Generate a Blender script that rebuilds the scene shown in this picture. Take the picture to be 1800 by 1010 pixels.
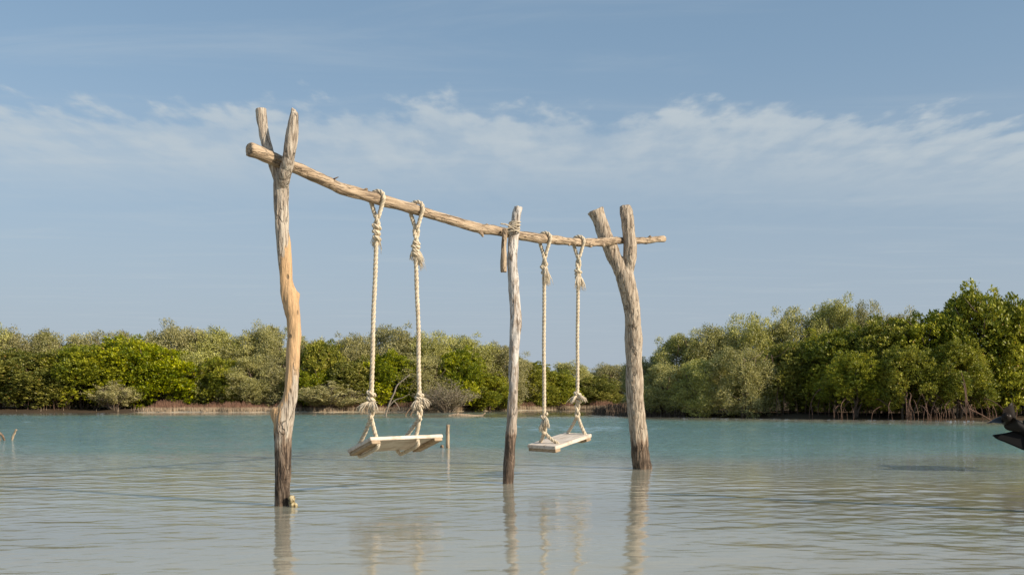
import bpy, bmesh, math, random
import numpy as np
from mathutils import Vector, Matrix, noise as mnoise

for o in list(bpy.data.objects):
    bpy.data.objects.remove(o)
scene = bpy.context.scene
COL = scene.collection
R_ = math.radians

# ------------------------------------------------------------------ camera
CAM_H, FPX, HORIZ = 0.76, 1750.0, 697.0        # eye height (m), focal length (px of 1800), horizon row
cam = bpy.data.cameras.new('camera')
cam.sensor_width = 36.0
cam.lens = 36.0 * FPX / 1800.0
cam.shift_y = (HORIZ - 505.0) / 1800.0
cam.clip_start, cam.clip_end = 0.05, 6000.0
cam_o = bpy.data.objects.new('camera', cam)
COL.objects.link(cam_o)
cam_o.location = (0, 0, CAM_H)
cam_o.rotation_euler = (R_(90), 0, 0)
scene.camera = cam_o

# ------------------------------------------------------------------ light
SUN_EL = R_(27)
SUN_DIR = Vector((0.88, -0.475, 0)).normalized() * math.cos(SUN_EL) + Vector((0, 0, math.sin(SUN_EL)))
world = bpy.data.worlds.new('World')
scene.world = world
world.use_nodes = True
SKY_STRENGTH = 0.12
SUN_STRENGTH = 5.0
EXPOSURE = 0.1
sun = bpy.data.lights.new('sun', 'SUN')
sun.energy = SUN_STRENGTH
sun.angle = R_(0.55)
sun.color = (1.0, 0.87, 0.70)
sun_o = bpy.data.objects.new('sun', sun)
COL.objects.link(sun_o)
sun_o.rotation_euler = SUN_DIR.to_track_quat('Z', 'Y').to_euler()
scene.view_settings.view_transform = 'Standard'
scene.view_settings.look = 'None'
scene.view_settings.exposure = EXPOSURE
scene.view_settings.gamma = 1.0
scene.view_settings.use_curve_mapping = False
scene.cycles.use_denoising = True
scene.cycles.max_bounces = 8
scene.cycles.transparent_max_bounces = 12
scene.cycles.caustics_reflective = False
scene.cycles.caustics_refractive = False


class NT:
    """small helper round a node tree"""
    def __init__(s, tree):
        s.t = tree
        s.t.nodes.clear()
    def n(s, typ, ins=None, **kw):
        nd = s.t.nodes.new(typ)
        for k, v in kw.items():
            setattr(nd, k, v)
        for k, v in (ins or {}).items():
            s.put(nd.inputs[k], v)
        return nd
    def put(s, sock, v):
        if isinstance(v, bpy.types.NodeSocket):
            s.t.links.new(v, sock)
        elif isinstance(v, bpy.types.Node):
            s.t.links.new(v.outputs[0], sock)
        else:
            if isinstance(v, (tuple, list)) and len(v) == 3 and sock.type == 'RGBA':
                v = (*v, 1)
            sock.default_value = v
    def m(s, op, a, b=0.0, c=0.0, clamp=False):
        nd = s.n('ShaderNodeMath', {0: a, 1: b, 2: c}, operation=op)
        nd.use_clamp = clamp
        return nd.outputs[0]
    def step(s, v, a, b):
        nd = s.n('ShaderNodeMapRange', {0: v, 1: a, 2: b, 3: 0.0, 4: 1.0}, interpolation_type='SMOOTHSTEP')
        return nd.outputs[0]
    def mix(s, f, a, b, blend='MIX'):
        nd = s.n('ShaderNodeMix', data_type='RGBA', blend_type=blend)
        s.put(nd.inputs[0], f); s.put(nd.inputs[6], a); s.put(nd.inputs[7], b)
        return nd.outputs[2]
    def noise(s, vec, scale, detail=5.0, rough=0.55, dist=0.0):
        nd = s.n('ShaderNodeTexNoise', {'Vector': vec, 'Scale': scale, 'Detail': detail, 'Roughness': rough, 'Distortion': dist})
        return nd.outputs[0]
    def scaled(s, vec, sc, loc=(0, 0, 0)):
        return s.n('ShaderNodeMapping', {'Vector': vec, 'Scale': sc, 'Location': loc}).outputs[0]
    def ramp(s, f, stops):
        nd = s.n('ShaderNodeValToRGB', {0: f})
        cr = nd.color_ramp
        while len(cr.elements) < len(stops):
            cr.elements.new(0.5)
        for e, (p, c) in zip(cr.elements, stops):
            e.position = p
            e.color = (*c, 1)
        return nd.outputs[0]


# sky: clear Nishita sky with a thin high cloud sheet laid out on a plane overhead
w = NT(world.node_tree)
sky = w.n('ShaderNodeTexSky', sky_type='NISHITA', sun_disc=False, sun_elevation=SUN_EL,
          sun_rotation=math.atan2(SUN_DIR.x, SUN_DIR.y), altitude=0.0, air_density=1.0, dust_density=0.7, ozone_density=1.6)
gen = w.n('ShaderNodeTexCoord').outputs['Generated']
sep = w.n('ShaderNodeSeparateXYZ', {0: gen})
zc = w.m('MAXIMUM', sep.outputs[2], 0.015)
u = w.m('DIVIDE', sep.outputs[0], zc)
v = w.m('DIVIDE', sep.outputs[1], zc)
plan = w.n('ShaderNodeCombineXYZ', {0: u, 1: v, 2: 0.0}).outputs[0]
n_big = w.noise(w.scaled(plan, (0.55, 0.5, 1), (3.1, 1.7, 0)), 1.0, 3.0)
n_puff = w.noise(w.scaled(plan, (3.6, 1.5, 1), (0.4, 2.0, 0)), 1.0, 6.0, 0.55, 0.0)
n_fine = w.noise(w.scaled(plan, (9.0, 4.6, 1), (2.4, 5.0, 0)), 1.0, 4.0, 0.5, 0.0)
n_wisp = w.noise(w.scaled(plan, (0.7, 2.2, 1), (7.7, 0.3, 0)), 1.0, 6.0, 0.62, 0.5)
vv = w.m('ADD', v, w.m('MULTIPLY', w.m('SUBTRACT', n_big, 0.5), 0.5))
vv = w.m('ADD', vv, w.m('MULTIPLY', w.m('SUBTRACT', n_puff, 0.5), 1.0))
vv = w.m('ADD', vv, w.m('MULTIPLY', w.m('SUBTRACT', n_fine, 0.5), 0.9))
vv = w.m('SUBTRACT', vv, w.m('MULTIPLY', u, 0.09))
band = w.m('MULTIPLY', w.step(vv, 3.36, 3.66), w.m('SUBTRACT', 1.0, w.step(vv, 3.9, 5.6)))
band = w.m('MULTIPLY', band, w.m('ADD', 0.42, w.m('MULTIPLY', w.step(w.m('ADD', w.m('MULTIPLY', n_puff, 0.65), w.m('MULTIPLY', n_fine, 0.35)), 0.38, 0.64), 0.58)))
wisps = w.m('MULTIPLY', w.step(n_wisp, 0.46, 0.85), 0.24)
cover = w.m('ADD', w.m('MULTIPLY', band, 0.72), wisps, clamp=True)
skycol = w.n('ShaderNodeHueSaturation', {'Hue': 0.491, 'Saturation': 0.9, 'Value': 1.03, 'Color': sky})
haze_f = w.m('MULTIPLY', w.m('SUBTRACT', 1.0, w.step(sep.outputs[2], -0.02, 0.36)), 0.92)
veil = w.mix(0.5, skycol.outputs[0], (1.75, 2.75, 3.95))
hazed = w.mix(haze_f, veil, (3.1, 3.62, 4.25))
cloud_col = (4.3, 4.75, 5.0)
mixed = w.mix(cover, hazed, cloud_col)
bg = w.n('ShaderNodeBackground', {'Color': mixed, 'Strength': SKY_STRENGTH})
w.n('ShaderNodeOutputWorld', {'Surface': bg})


# ------------------------------------------------------------------ helpers
def wpt(px, py, d):
    """a point seen at pixel (px, py) of the 1800-wide picture standing d metres away"""
    return Vector(((px - 900.0) / FPX * d, d, CAM_H - (py - HORIZ) / FPX * d))

def tag(o, label=None, cat=None, group=None, kind=None):
    if label: o['label'] = label
    if cat: o['category'] = cat
    if group: o['group'] = group
    if kind: o['kind'] = kind
    return o

def empty(name, loc=(0, 0, 0), rz=0.0):
    o = bpy.data.objects.new(name, None)
    o.empty_display_size = 0.1
    COL.objects.link(o)
    o.location = loc
    o.rotation_euler = (0, 0, rz)
    return o

def link(name, me, mat=None, parent=None, smooth=True):
    if smooth and len(me.polygons):
        me.polygons.foreach_set('use_smooth', np.ones(len(me.polygons), dtype=bool))
    if mat and not me.materials:
        me.materials.append(mat)
    o = bpy.data.objects.new(name, me)
    COL.objects.link(o)
    if parent: o.parent = parent
    return o

def mesh_np(name, verts, faces):
    """fast mesh from an (n,3) array and an (m,k) array of equal-sized faces"""
    verts = np.asarray(verts, dtype=np.float32); faces = np.asarray(faces, dtype=np.int32)
    me = bpy.data.meshes.new(name)
    k = faces.shape[1]
    me.vertices.add(len(verts)); me.vertices.foreach_set('co', verts.ravel())
    me.loops.add(faces.size); me.loops.foreach_set('vertex_index', faces.ravel())
    me.polygons.add(len(faces)); me.polygons.foreach_set('loop_start', np.arange(0, faces.size, k, dtype=np.int32))
    me.update(calc_edges=True)
    return me

def catmull(P, step):
    P = [np.array(p, dtype=float) for p in P]
    Q = [2 * P[0] - P[1]] + P + [2 * P[-1] - P[-2]]
    out = []
    for i in range(1, len(Q) - 2):
        a, b, c, d = Q[i - 1], Q[i], Q[i + 1], Q[i + 2]
        n = max(1, int(math.ceil(np.linalg.norm((c - b)[:3]) / step)))
        for t in np.arange(n) / n:
            out.append(0.5 * ((2 * b) + (-a + c) * t + (2 * a - 5 * b + 4 * c - d) * t * t + (-a + 3 * b - 3 * c + d) * t ** 3))
    out.append(P[-1])
    return np.array(out)

class Geo:
    def __init__(s): s.v = []; s.f = []
    def add(s, verts, faces):
        o = len(s.v)
        s.v.extend(tuple(map(float, p)) for p in verts)
        s.f.extend([tuple(i + o for i in f) for f in faces])
    def tube(s, C, rad, sides=12, caps=True, squash=None):
        """sweep along the points C (n,3) with radius array"""
        C = np.asarray(C, dtype=float); n = len(C)
        rad = np.broadcast_to(np.asarray(rad, dtype=float), (n,))
        T = np.gradient(C, axis=0)
        T /= np.linalg.norm(T, axis=1)[:, None] + 1e-12
        ref = np.array([1.0, 0.13, 0.07]) if abs(T[0][0]) < 0.8 else np.array([0.05, 0.1, 1.0])
        N = np.cross(T[0], ref); N /= np.linalg.norm(N)
        verts = []
        ang = np.arange(sides) * 2 * math.pi / sides
        for i in range(n):
            N = N - T[i] * np.dot(N, T[i]); N /= np.linalg.norm(N) + 1e-12
            B = np.cross(T[i], N)
            verts.append(C[i] + rad[i] * (np.cos(ang)[:, None] * N + np.sin(ang)[:, None] * B))
        verts = np.concatenate(verts)
        faces = []
        for i in range(n - 1):
            for j in range(sides):
                k = (j + 1) % sides
                faces.append((i * sides + j, i * sides + k, (i + 1) * sides + k, (i + 1) * sides + j))
        if caps:
            faces.append(tuple(range(sides))[::-1])
            faces.append(tuple((n - 1) * sides + j for j in range(sides)))
        s.add(verts, faces)
    def box(s, c, sz, M=None):
        x, y, z = [q / 2 for q in sz]
        vs = [Vector((a * x, b * y, e * z)) for a in (-1, 1) for b in (-1, 1) for e in (-1, 1)]
        if M: vs = [M @ p for p in vs]
        vs = [p + Vector(c) for p in vs]
        s.add(vs, [(0, 1, 3, 2), (4, 6, 7, 5), (0, 4, 5, 1), (2, 3, 7, 6), (0, 2, 6, 4), (1, 5, 7, 3)])
    def mesh(s, name):
        me = bpy.data.meshes.new(name)
        me.from_pydata(s.v, [], s.f)
        me.update()
        return me

def remesh(me, voxel):
    """weld overlapping limbs into one continuous skin"""
    o = bpy.data.objects.new('tmp', me); COL.objects.link(o)
    md = o.modifiers.new('r', 'REMESH'); md.mode = 'VOXEL'; md.voxel_size = voxel
    sm = o.modifiers.new('s', 'SMOOTH'); sm.factor = 0.5; sm.iterations = 3
    dg = bpy.context.evaluated_depsgraph_get()
    out = bpy.data.meshes.new_from_object(o.evaluated_get(dg))
    bpy.data.objects.remove(o)
    return out

def roughen(me, axis_scale, amp, amp2=0.0, freq2=60.0, seed=0):
    """push the skin in and out with grain-stretched noise"""
    n = len(me.vertices)
    co = np.empty(n * 3, dtype=np.float32); me.vertices.foreach_get('co', co); co = co.reshape(-1, 3)
    no = np.empty(n * 3, dtype=np.float32); me.vertex_normals.foreach_get('vector', no); no = no.reshape(-1, 3)
    q = co * np.array(axis_scale) + seed * 7.3
    d = np.empty(n)
    for i in range(n):
        p = Vector(q[i])
        d[i] = amp * (mnoise.noise(p) + 0.55 * mnoise.noise(p * 2.3)) + (amp2 * abs(mnoise.noise(Vector((co[i][0] * freq2, co[i][1] * freq2, co[i][2] * freq2 * 0.13)))) if amp2 else 0)
    co = co + no * d[:, None]
    me.vertices.foreach_set('co', co.astype(np.float32).ravel())
    me.update()

def new_mat(name):
    m = bpy.data.materials.new(name)
    m.use_nodes = True
    return m, NT(m.node_tree)


# ------------------------------------------------------------------ ground and lagoon bed
SH1 = np.array([(-400, 38), (-80, 44), (-24.4, 47.3), (-13, 48.2), (-6, 49.5), (-1.2, 53), (2, 57.5), (8, 59), (80, 61), (400, 64)])
SH2 = np.array([(3.9, 43), (4.7, 39.7), (8.2, 36.7), (12.1, 33.4), (16.3, 32.4), (30, 29.6), (80, 25), (400, 20)])

def smooth01(t):
    t = np.clip(t, 0, 1)
    return t * t * (3 - 2 * t)

def shore_dist(x, y):
    wob = 0.35 * np.sin(x * 1.3 + 0.7) + 0.22 * np.sin(x * 3.1 + y * 0.6) + 0.15 * np.sin(x * 6.3)
    s1 = y - np.interp(x, SH1[:, 0], SH1[:, 1]) + wob
    s2 = np.minimum(y - np.interp(x, SH2[:, 0], SH2[:, 1]) + wob * 0.6, (x - (3.7 + (y - 42) * 0.28)) * 0.9 + wob)
    return np.maximum(s1, s2)

def bed_z(x, y):
    s = shore_dist(x, y)
    D = 0.20 + 0.06 * np.sin(x * 0.9 + 0.4 * y) + 0.05 * np.sin(y * 1.7 - x * 0.5) + 1.25 * smooth01((y - 6.2 + 0.5 * np.sin(x * 0.8) + 0.30 * np.clip(x - 1.0, 0, 12)) / 17.5)
    return np.maximum(-D, np.clip(0.10 * s, -3, 0.16 + 0.03 * np.sin(x) * np.sin(y * 1.3)))

xs = np.concatenate([[-3000, -800, -250], np.linspace(-90, -40, 60, endpoint=False), np.linspace(-40, 40, 260), np.linspace(41, 90, 60), [250, 800, 3000]])
ys = np.concatenate([[-900, -200, -40], np.linspace(-10, 70, 270), np.linspace(72, 110, 20), [250, 900, 4000]])
X, Y = np.meshgrid(xs, ys)
Z = bed_z(X, Y)
nr, nc = X.shape
idx = np.arange(nr * nc).reshape(nr, nc)
quads = np.stack([idx[:-1, :-1], idx[:-1, 1:], idx[1:, 1:], idx[1:, :-1]], -1).reshape(-1, 4)
sand, t = new_mat('sand')
pos = t.n('ShaderNodeTexCoord').outputs['Object']
n1 = t.noise(pos, 0.9, 6.0); n2 = t.noise(pos, 40.0, 3.0); n3 = t.noise(t.scaled(pos, (3, 14, 1)), 1.0, 3.0, 0.5, 0.6)
c = t.mix(t.step(n1, 0.35, 0.7), (0.58, 0.51, 0.39), (0.44, 0.39, 0.29))
c = t.mix(t.m('MULTIPLY', n2, 0.35), c, (0.24, 0.2, 0.14))
zg = t.n('ShaderNodeSeparateXYZ', {0: pos}).outputs[2]
zg = t.m('ADD', zg, t.m('MULTIPLY', t.step(t.n('ShaderNodeSeparateXYZ', {0: pos}).outputs[0], 2.0, 4.0), 0.2))
zg = t.m('ADD', zg, t.m('MULTIPLY', t.step(t.m('MULTIPLY', t.n('ShaderNodeSeparateXYZ', {0: pos}).outputs[0], -1.0), 17.5, 19.5), 0.2))
c = t.mix(t.step(t.m('ADD', zg, t.m('MULTIPLY', t.m('SUBTRACT', n1, 0.5), 0.08)), 0.02, 0.09), c, t.mix(n2, (0.05, 0.036, 0.025), (0.12, 0.09, 0.06)))
b = t.n('ShaderNodeBump', {'Height': t.m('ADD', n3, t.m('MULTIPLY', n2, 0.3)), 'Strength': 0.5, 'Distance': 0.04})
bs = t.n('ShaderNodeBsdfDiffuse', {'Color': c, 'Normal': b})
t.n('ShaderNodeOutputMaterial', {'Surface': bs})
ground = link('ground', mesh_np('ground', np.stack([X, Y, Z], -1).reshape(-1, 3), quads), sand)
tag(ground, 'pale sandy lagoon bed and low muddy shore', kind='structure')

# ------------------------------------------------------------------ lagoon water: one sheet with real ripples
rng = np.random.default_rng(5)
rows = [2.8]
while rows[-1] < 72:
    rows.append(rows[-1] * 1.0040)
rows = np.array(rows)
uc = np.linspace(-1, 1, 780)
Yw = np.repeat(rows[:, None], len(uc), 1)
Xw = uc[None, :] * (0.68 * Yw + 3.6)
H = np.zeros_like(Xw)
gust = 0.5 + 0.5 * np.sin(Yw * 0.55 + 0.9 * np.sin(Xw * 0.31 + 1.0) + 0.12 * Xw) * np.sin(Yw * 0.23 + 0.05 * Xw + 2.0 + 0.8 * np.sin(Xw * 0.17))
far = smooth01((Yw - 13) / 20)
spacing = np.maximum(Yw * 0.0040, (0.68 * Yw + 3.6) * 2 / 780)
NW = 54
for i in range(NW):
    lam = 0.06 * (0.85 / 0.06) ** ((i + rng.random()) / NW)
    th = math.pi * -0.5 + rng.normal(0.10, 0.70)
    k = 2 * math.pi / lam
    slope = 0.0088 * min(1.0, (lam / 0.13) ** -0.95)
    fade = smooth01((lam / spacing - 2.2) / 1.8)
    loc = (0.38 + 0.75 * gust ** 1.3) * (1 + 5.5 * far * min(1.0, lam / 0.35)) * (1 + 0.7 * smooth01((Yw - 5.5) / 6))
    near = 1 - smooth01((Yw - 5.0) / 5.0)
    loc = loc * max(1.0, lam / 0.13) ** (0.62 * near)
    ph = rng.random() * 6.283
    wx = Xw + 0.10 * np.sin(Yw * 1.3 + i); wy = Yw + 0.10 * np.sin(Xw * 0.9 + 2 * i)
    H += slope / k * loc * fade * np.sin(k * (math.cos(th) * wx + math.sin(th) * wy) + ph)
for px_, py_ in ((-1.60, 6.96), (-0.03, 8.78), (1.37, 10.56)):
    rr_ = np.hypot(Xw - px_, Yw - py_)
    H += 0.0011 * np.sin(rr_ * 2 * math.pi / 0.13) * np.exp(-rr_ / 0.22)
nr, nc = Xw.shape
idx = np.arange(nr * nc).reshape(nr, nc)
quads = np.stack([idx[:-1, :-1], idx[:-1, 1:], idx[1:, 1:], idx[1:, :-1]], -1).reshape(-1, 4)
wme = mesh_np('water', np.stack([Xw, Yw, H], -1).reshape(-1, 3), quads)
att = wme.attributes.new('depth', 'FLOAT', 'POINT')
att.data.foreach_set('value', np.clip(-bed_z(Xw, Yw), 0, 3).astype(np.float32).ravel())
wmat, t = new_mat('lagoon_water')
dep = t.n('ShaderNodeAttribute', attribute_name='depth').outputs['Fac']
pos = t.n('ShaderNodeTexCoord').outputs['Object']
r1 = t.noise(t.scaled(pos, (5, 24, 1)), 1.0, 4.0, 0.6, 0.4)
r2 = t.noise(t.scaled(pos, (1.8, 8.0, 1)), 1.0, 3.0, 0.55, 0.4)
bmp = t.n('ShaderNodeBump', {'Height': t.m('ADD', r1, t.m('MULTIPLY', r2, 1.2)), 'Strength': t.m('ADD', 0.045, t.m('MULTIPLY', t.step(dep, 0.3, 1.0), 0.45)), 'Distance': 0.034})
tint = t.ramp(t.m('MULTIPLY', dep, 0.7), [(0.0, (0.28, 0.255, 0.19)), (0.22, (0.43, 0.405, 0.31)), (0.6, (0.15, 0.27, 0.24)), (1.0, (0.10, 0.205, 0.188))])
silt = t.noise(t.scaled(pos, (0.12, 0.5, 1)), 1.0, 4.0)
tint = t.mix(t.m('MULTIPLY', t.step(silt, 0.45, 0.75), 0.35), tint, (0.12, 0.20, 0.13))
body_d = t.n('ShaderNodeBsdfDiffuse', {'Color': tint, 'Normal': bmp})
body_t = t.n('ShaderNodeBsdfTransparent', {'Color': (0.86, 0.95, 0.9)})
clear = t.m('POWER', 2.718, t.m('MULTIPLY', dep, -2.6))
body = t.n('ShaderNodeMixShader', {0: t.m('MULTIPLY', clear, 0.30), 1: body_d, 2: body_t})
gl = t.n('ShaderNodeBsdfGlossy', {'Color': (1, 1, 1), 'Roughness': 0.015, 'Normal': bmp})
fr = t.n('ShaderNodeFresnel', {'IOR': 1.333, 'Normal': bmp})
mx = t.n('ShaderNodeMixShader', {0: fr, 1: body, 2: gl})
t.n('ShaderNodeOutputMaterial', {'Surface': mx})
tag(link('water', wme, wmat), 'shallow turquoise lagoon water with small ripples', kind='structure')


# ------------------------------------------------------------------ wood and rope materials
def wood_material(name, light, mid, dark,  grain=(55, 55, 5), bare=None, bare_zone=None, wet_top=None, lichen=None, wet_col=(0.045, 0.032, 0.022), bump=0.6):
    m, t = new_mat(name)
    pos = t.n('ShaderNodeTexCoord').outputs['Object']
    sp = t.n('ShaderNodeSeparateXYZ', {0: pos})
    g = t.noise(t.scaled(pos, grain), 1.0, 8.0, 0.62, 0.4)
    fine = t.noise(t.scaled(pos, tuple(q * 3.1 for q in grain)), 1.0, 4.0, 0.6)
    patch = t.noise(pos, 7.0, 5.0, 0.6)
    col = t.ramp(g, [(0.36, dark), (0.48, mid), (0.60, light)])
    col = t.mix(t.m('MULTIPLY', t.step(patch, 0.5, 0.72), 0.55), col, tuple(0.5 * (a + b2) for a, b2 in zip(dark, mid)))
    if bare:
        z0, z1 = bare_zone
        zz = t.m('ADD', sp.outputs[2], t.m('MULTIPLY', t.m('SUBTRACT', t.noise(t.scaled(pos, (16, 16, 2.6)), 1.0, 7.0, 0.62), 0.5), 1.1))
        zz = t.m('ADD', zz, t.m('MULTIPLY', sp.outputs[0], -3.0))
        f = t.m('MULTIPLY', t.step(zz, z0 - 0.10, z0 + 0.10), t.m('SUBTRACT', 1.0, t.step(zz, z1 - 0.018, z1 + 0.018)))
        bc = t.ramp(t.noise(t.scaled(pos, (60, 60, 3)), 1.0, 6.0, 0.6, 0.3), [(0.3, tuple(q * 0.62 for q in bare)), (0.55, bare), (0.75, tuple(min(1, q * 1.2) for q in bare))])
        col = t.mix(f, col, bc)
        smooth_f = t.m('SUBTRACT', 1.0, t.m('MULTIPLY', f, 0.85))
    if lichen:
        lf = t.m('MULTIPLY', t.step(t.noise(t.scaled(pos, (22, 22, 9)), 1.0, 5.0, 0.6), 0.40, 0.56), t.step(sp.outputs[2], lichen[1] - 0.3, lichen[1] + 0.3))
        col = t.mix(t.m('MULTIPLY', lf, 0.85), col, lichen[0])
    if wet_top:
        zz = t.m('ADD', sp.outputs[2], t.m('MULTIPLY', t.m('SUBTRACT', t.noise(t.scaled(pos, (22, 22, 4.5)), 1.0, 7.0, 0.7), 0.5), 1.5 * wet_top + 0.1))
        wf = t.m('SUBTRACT', 1.0, t.step(zz, wet_top - 0.03, wet_top + 0.03))
        wf = t.m('MULTIPLY', wf, t.m('ADD', 0.35, t.m('MULTIPLY', t.step(t.noise(t.scaled(pos, (30, 30, 7)), 1.0, 6.0, 0.65), 0.38, 0.56), 0.65)))
        rim = t.m('MULTIPLY', t.m('SUBTRACT', 1.0, t.step(zz, wet_top, wet_top + 0.10)), 0.5)
        col = t.mix(rim, col, (0.20, 0.10, 0.045))
        wc = t.ramp(g, [(0.40, tuple(q * 0.6 for q in wet_col)), (0.55, wet_col), (0.64, (0.15, 0.11, 0.08)), (0.75, (0.32, 0.25, 0.19))])
        col = t.mix(t.m('MULTIPLY', wf, 0.93), col, wc)
    knots = t.n('ShaderNodeTexVoronoi', {'Vector': t.scaled(pos, (9, 9, 5)), 'Scale': 1.0}).outputs[0]
    kf = t.m('SUBTRACT', 1.0, t.step(knots, 0.04, 0.13))
    col = t.mix(t.m('MULTIPLY', kf, 0.7), col, tuple(q * 0.45 for q in dark))
    hgt = t.m('ADD', t.m('MULTIPLY', g, 1.0), t.m('MULTIPLY', fine, 0.4))
    hgt = t.m('SUBTRACT', hgt, t.m('MULTIPLY', kf, 0.6))
    wv = t.n('ShaderNodeVectorMath', {0: t.scaled(pos, (grain[0] * 0.55, grain[1] * 0.55, grain[2] * 0.5)), 1: t.n('ShaderNodeTexNoise', {'Vector': pos, 'Scale': 12.0}).outputs[1]}, operation='ADD').outputs[0]
    crk = t.n('ShaderNodeTexVoronoi', {'Vector': wv, 'Scale': 1.0}, feature='DISTANCE_TO_EDGE').outputs[0]
    cf = t.m('MULTIPLY', t.m('SUBTRACT', 1.0, t.step(crk, 0.01, 0.085)), t.step(t.noise(pos, 9.0, 2.0), 0.40, 0.6))
    if bare: cf = t.m('MULTIPLY', cf, smooth_f)
    col = t.mix(t.m('MULTIPLY', cf, 0.5), col, tuple(q * 0.5 for q in dark))
    hgt = t.m('SUBTRACT', hgt, t.m('MULTIPLY', cf, 0.9))
    bp = t.n('ShaderNodeBump', {'Height': hgt, 'Strength': bump, 'Distance': 0.012})
    bs = t.n('ShaderNodeBsdfPrincipled', {'Base Color': col, 'Roughness': 0.8, 'Specular IOR Level': 0.25, 'Normal': bp})
    t.n('ShaderNodeOutputMaterial', {'Surface': bs})
    return m

M_post_a = wood_material('weathered_bark_and_bare_wood', (0.63, 0.555, 0.45), (0.47, 0.39, 0.305), (0.21, 0.165, 0.125), bare=(0.66, 0.43, 0.23), bare_zone=(0.62, 1.74), wet_top=0.46, wet_col=(0.05, 0.034, 0.024), bump=1.0)
M_post_b = wood_material('pale_lichened_wood', (0.54, 0.46, 0.38), (0.40, 0.325, 0.255), (0.22, 0.17, 0.13), wet_col=(0.09, 0.065, 0.048), lichen=((0.70, 0.66, 0.61), 0.85), wet_top=0.40, bump=0.8)
M_post_c = wood_material('grey_beige_weathered_wood', (0.61, 0.515, 0.40), (0.46, 0.37, 0.275), (0.22, 0.165, 0.12), wet_col=(0.085, 0.06, 0.042), wet_top=0.27, bump=0.9)
M_beam = wood_material('weathered_beam_wood', (0.58, 0.45, 0.31), (0.44, 0.325, 0.215), (0.20, 0.145, 0.10), grain=(45, 45, 4), bump=0.9)
M_grey = wood_material('grey_driftwood', (0.42, 0.35, 0.27), (0.30, 0.24, 0.18), (0.12, 0.09, 0.065))
M_stick = wood_material('brown_stick_wood', (0.36, 0.25, 0.16), (0.24, 0.16, 0.10), (0.08, 0.05, 0.035))

def plank_material(name, a, b2, c2):
    m, t = new_mat(name)
    pos = t.n('ShaderNodeTexCoord').outputs['Object']
    g = t.noise(t.scaled(pos, (4, 45, 45)), 1.0, 7.0, 0.6, 0.6)
    p = t.noise(pos, 6.0, 5.0, 0.6)
    col = t.ramp(g, [(0.3, c2), (0.5, b2), (0.68, a)])
    col = t.mix(t.m('MULTIPLY', t.step(p, 0.50, 0.64), 0.6), col, c2)
    bp = t.n('ShaderNodeBump', {'Height': g, 'Strength': 0.4, 'Distance': 0.004})
    bs = t.n('ShaderNodeBsdfPrincipled', {'Base Color': col, 'Roughness': 0.75, 'Specular IOR Level': 0.25, 'Normal': bp})
    t.n('ShaderNodeOutputMaterial', {'Surface': bs})
    return m
M_seat = plank_material('sun_bleached_plank', (0.80, 0.72, 0.62), (0.72, 0.63, 0.53), (0.50, 0.39, 0.29))
M_batten = plank_material('raw_batten', (0.58, 0.45, 0.31), (0.47, 0.35, 0.23), (0.25, 0.17, 0.10))

M_rope, t = new_mat('sisal_rope')
pos = t.n('ShaderNodeTexCoord').outputs['Object']
g = t.noise(pos, 60.0, 5.0, 0.6); p = t.noise(pos, 9.0, 3.0)
col = t.ramp(g, [(0.3, (0.46, 0.36, 0.24)), (0.5, (0.68, 0.58, 0.43)), (0.7, (0.80, 0.72, 0.57))])
col = t.mix(t.m('MULTIPLY', t.step(p, 0.5, 0.7), 0.3), col, (0.45, 0.36, 0.24))
bp = t.n('ShaderNodeBump', {'Height': t.noise(pos, 220.0, 3.0), 'Strength': 0.5, 'Distance': 0.004})
t.n('ShaderNodeOutputMaterial', {'Surface': t.n('ShaderNodeBsdfPrincipled', {'Base Color': col, 'Roughness': 0.9, 'Specular IOR Level': 0.15, 'Normal': bp})})
M_fray, t = new_mat('frayed_rope_fibre')
g = t.noise(t.n('ShaderNodeTexCoord').outputs['Object'], 90.0, 3.0)
col = t.ramp(g, [(0.3, (0.52, 0.42, 0.29)), (0.7, (0.80, 0.72, 0.58))])
t.n('ShaderNodeOutputMaterial', {'Surface': t.n('ShaderNodeBsdfPrincipled', {'Base Color': col, 'Roughness': 0.9, 'Specular IOR Level': 0.1})})

# ------------------------------------------------------------------ the swing frame: three posts and a beam
D1, D2, D3 = 6.96, 8.78, 10.56
def limb(geo, origin, pts, d, sides=18, jag=False):
    """pts: (px, py, width px[, depth offset])"""
    P = []
    for q in pts:
        dd = d + (q[3] if len(q) > 3 else 0.0)
        wp = wpt(q[0], q[1], dd) - origin
        P.append((wp.x, wp.y, wp.z, q[2] / 2 / FPX * dd))
    C = catmull(P, 0.03)
    geo.tube(C[:, :3], np.maximum(C[:, 3], 0.004), sides)

def build_post(name, base_px, d, limbs, mat, seed, voxel=0.0075):
    base = wpt(base_px, HORIZ + FPX * CAM_H / d, d); base.z = 0
    root = empty(name, base)
    g = Geo()
    for l in limbs: limb(g, base, l, d)
    me = remesh(g.mesh('trunk'), voxel)
    roughen(me, (14, 14, 4.0), 0.009, 0.007, 48.0, seed)
    link('trunk', me, mat, root)
    return root

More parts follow.
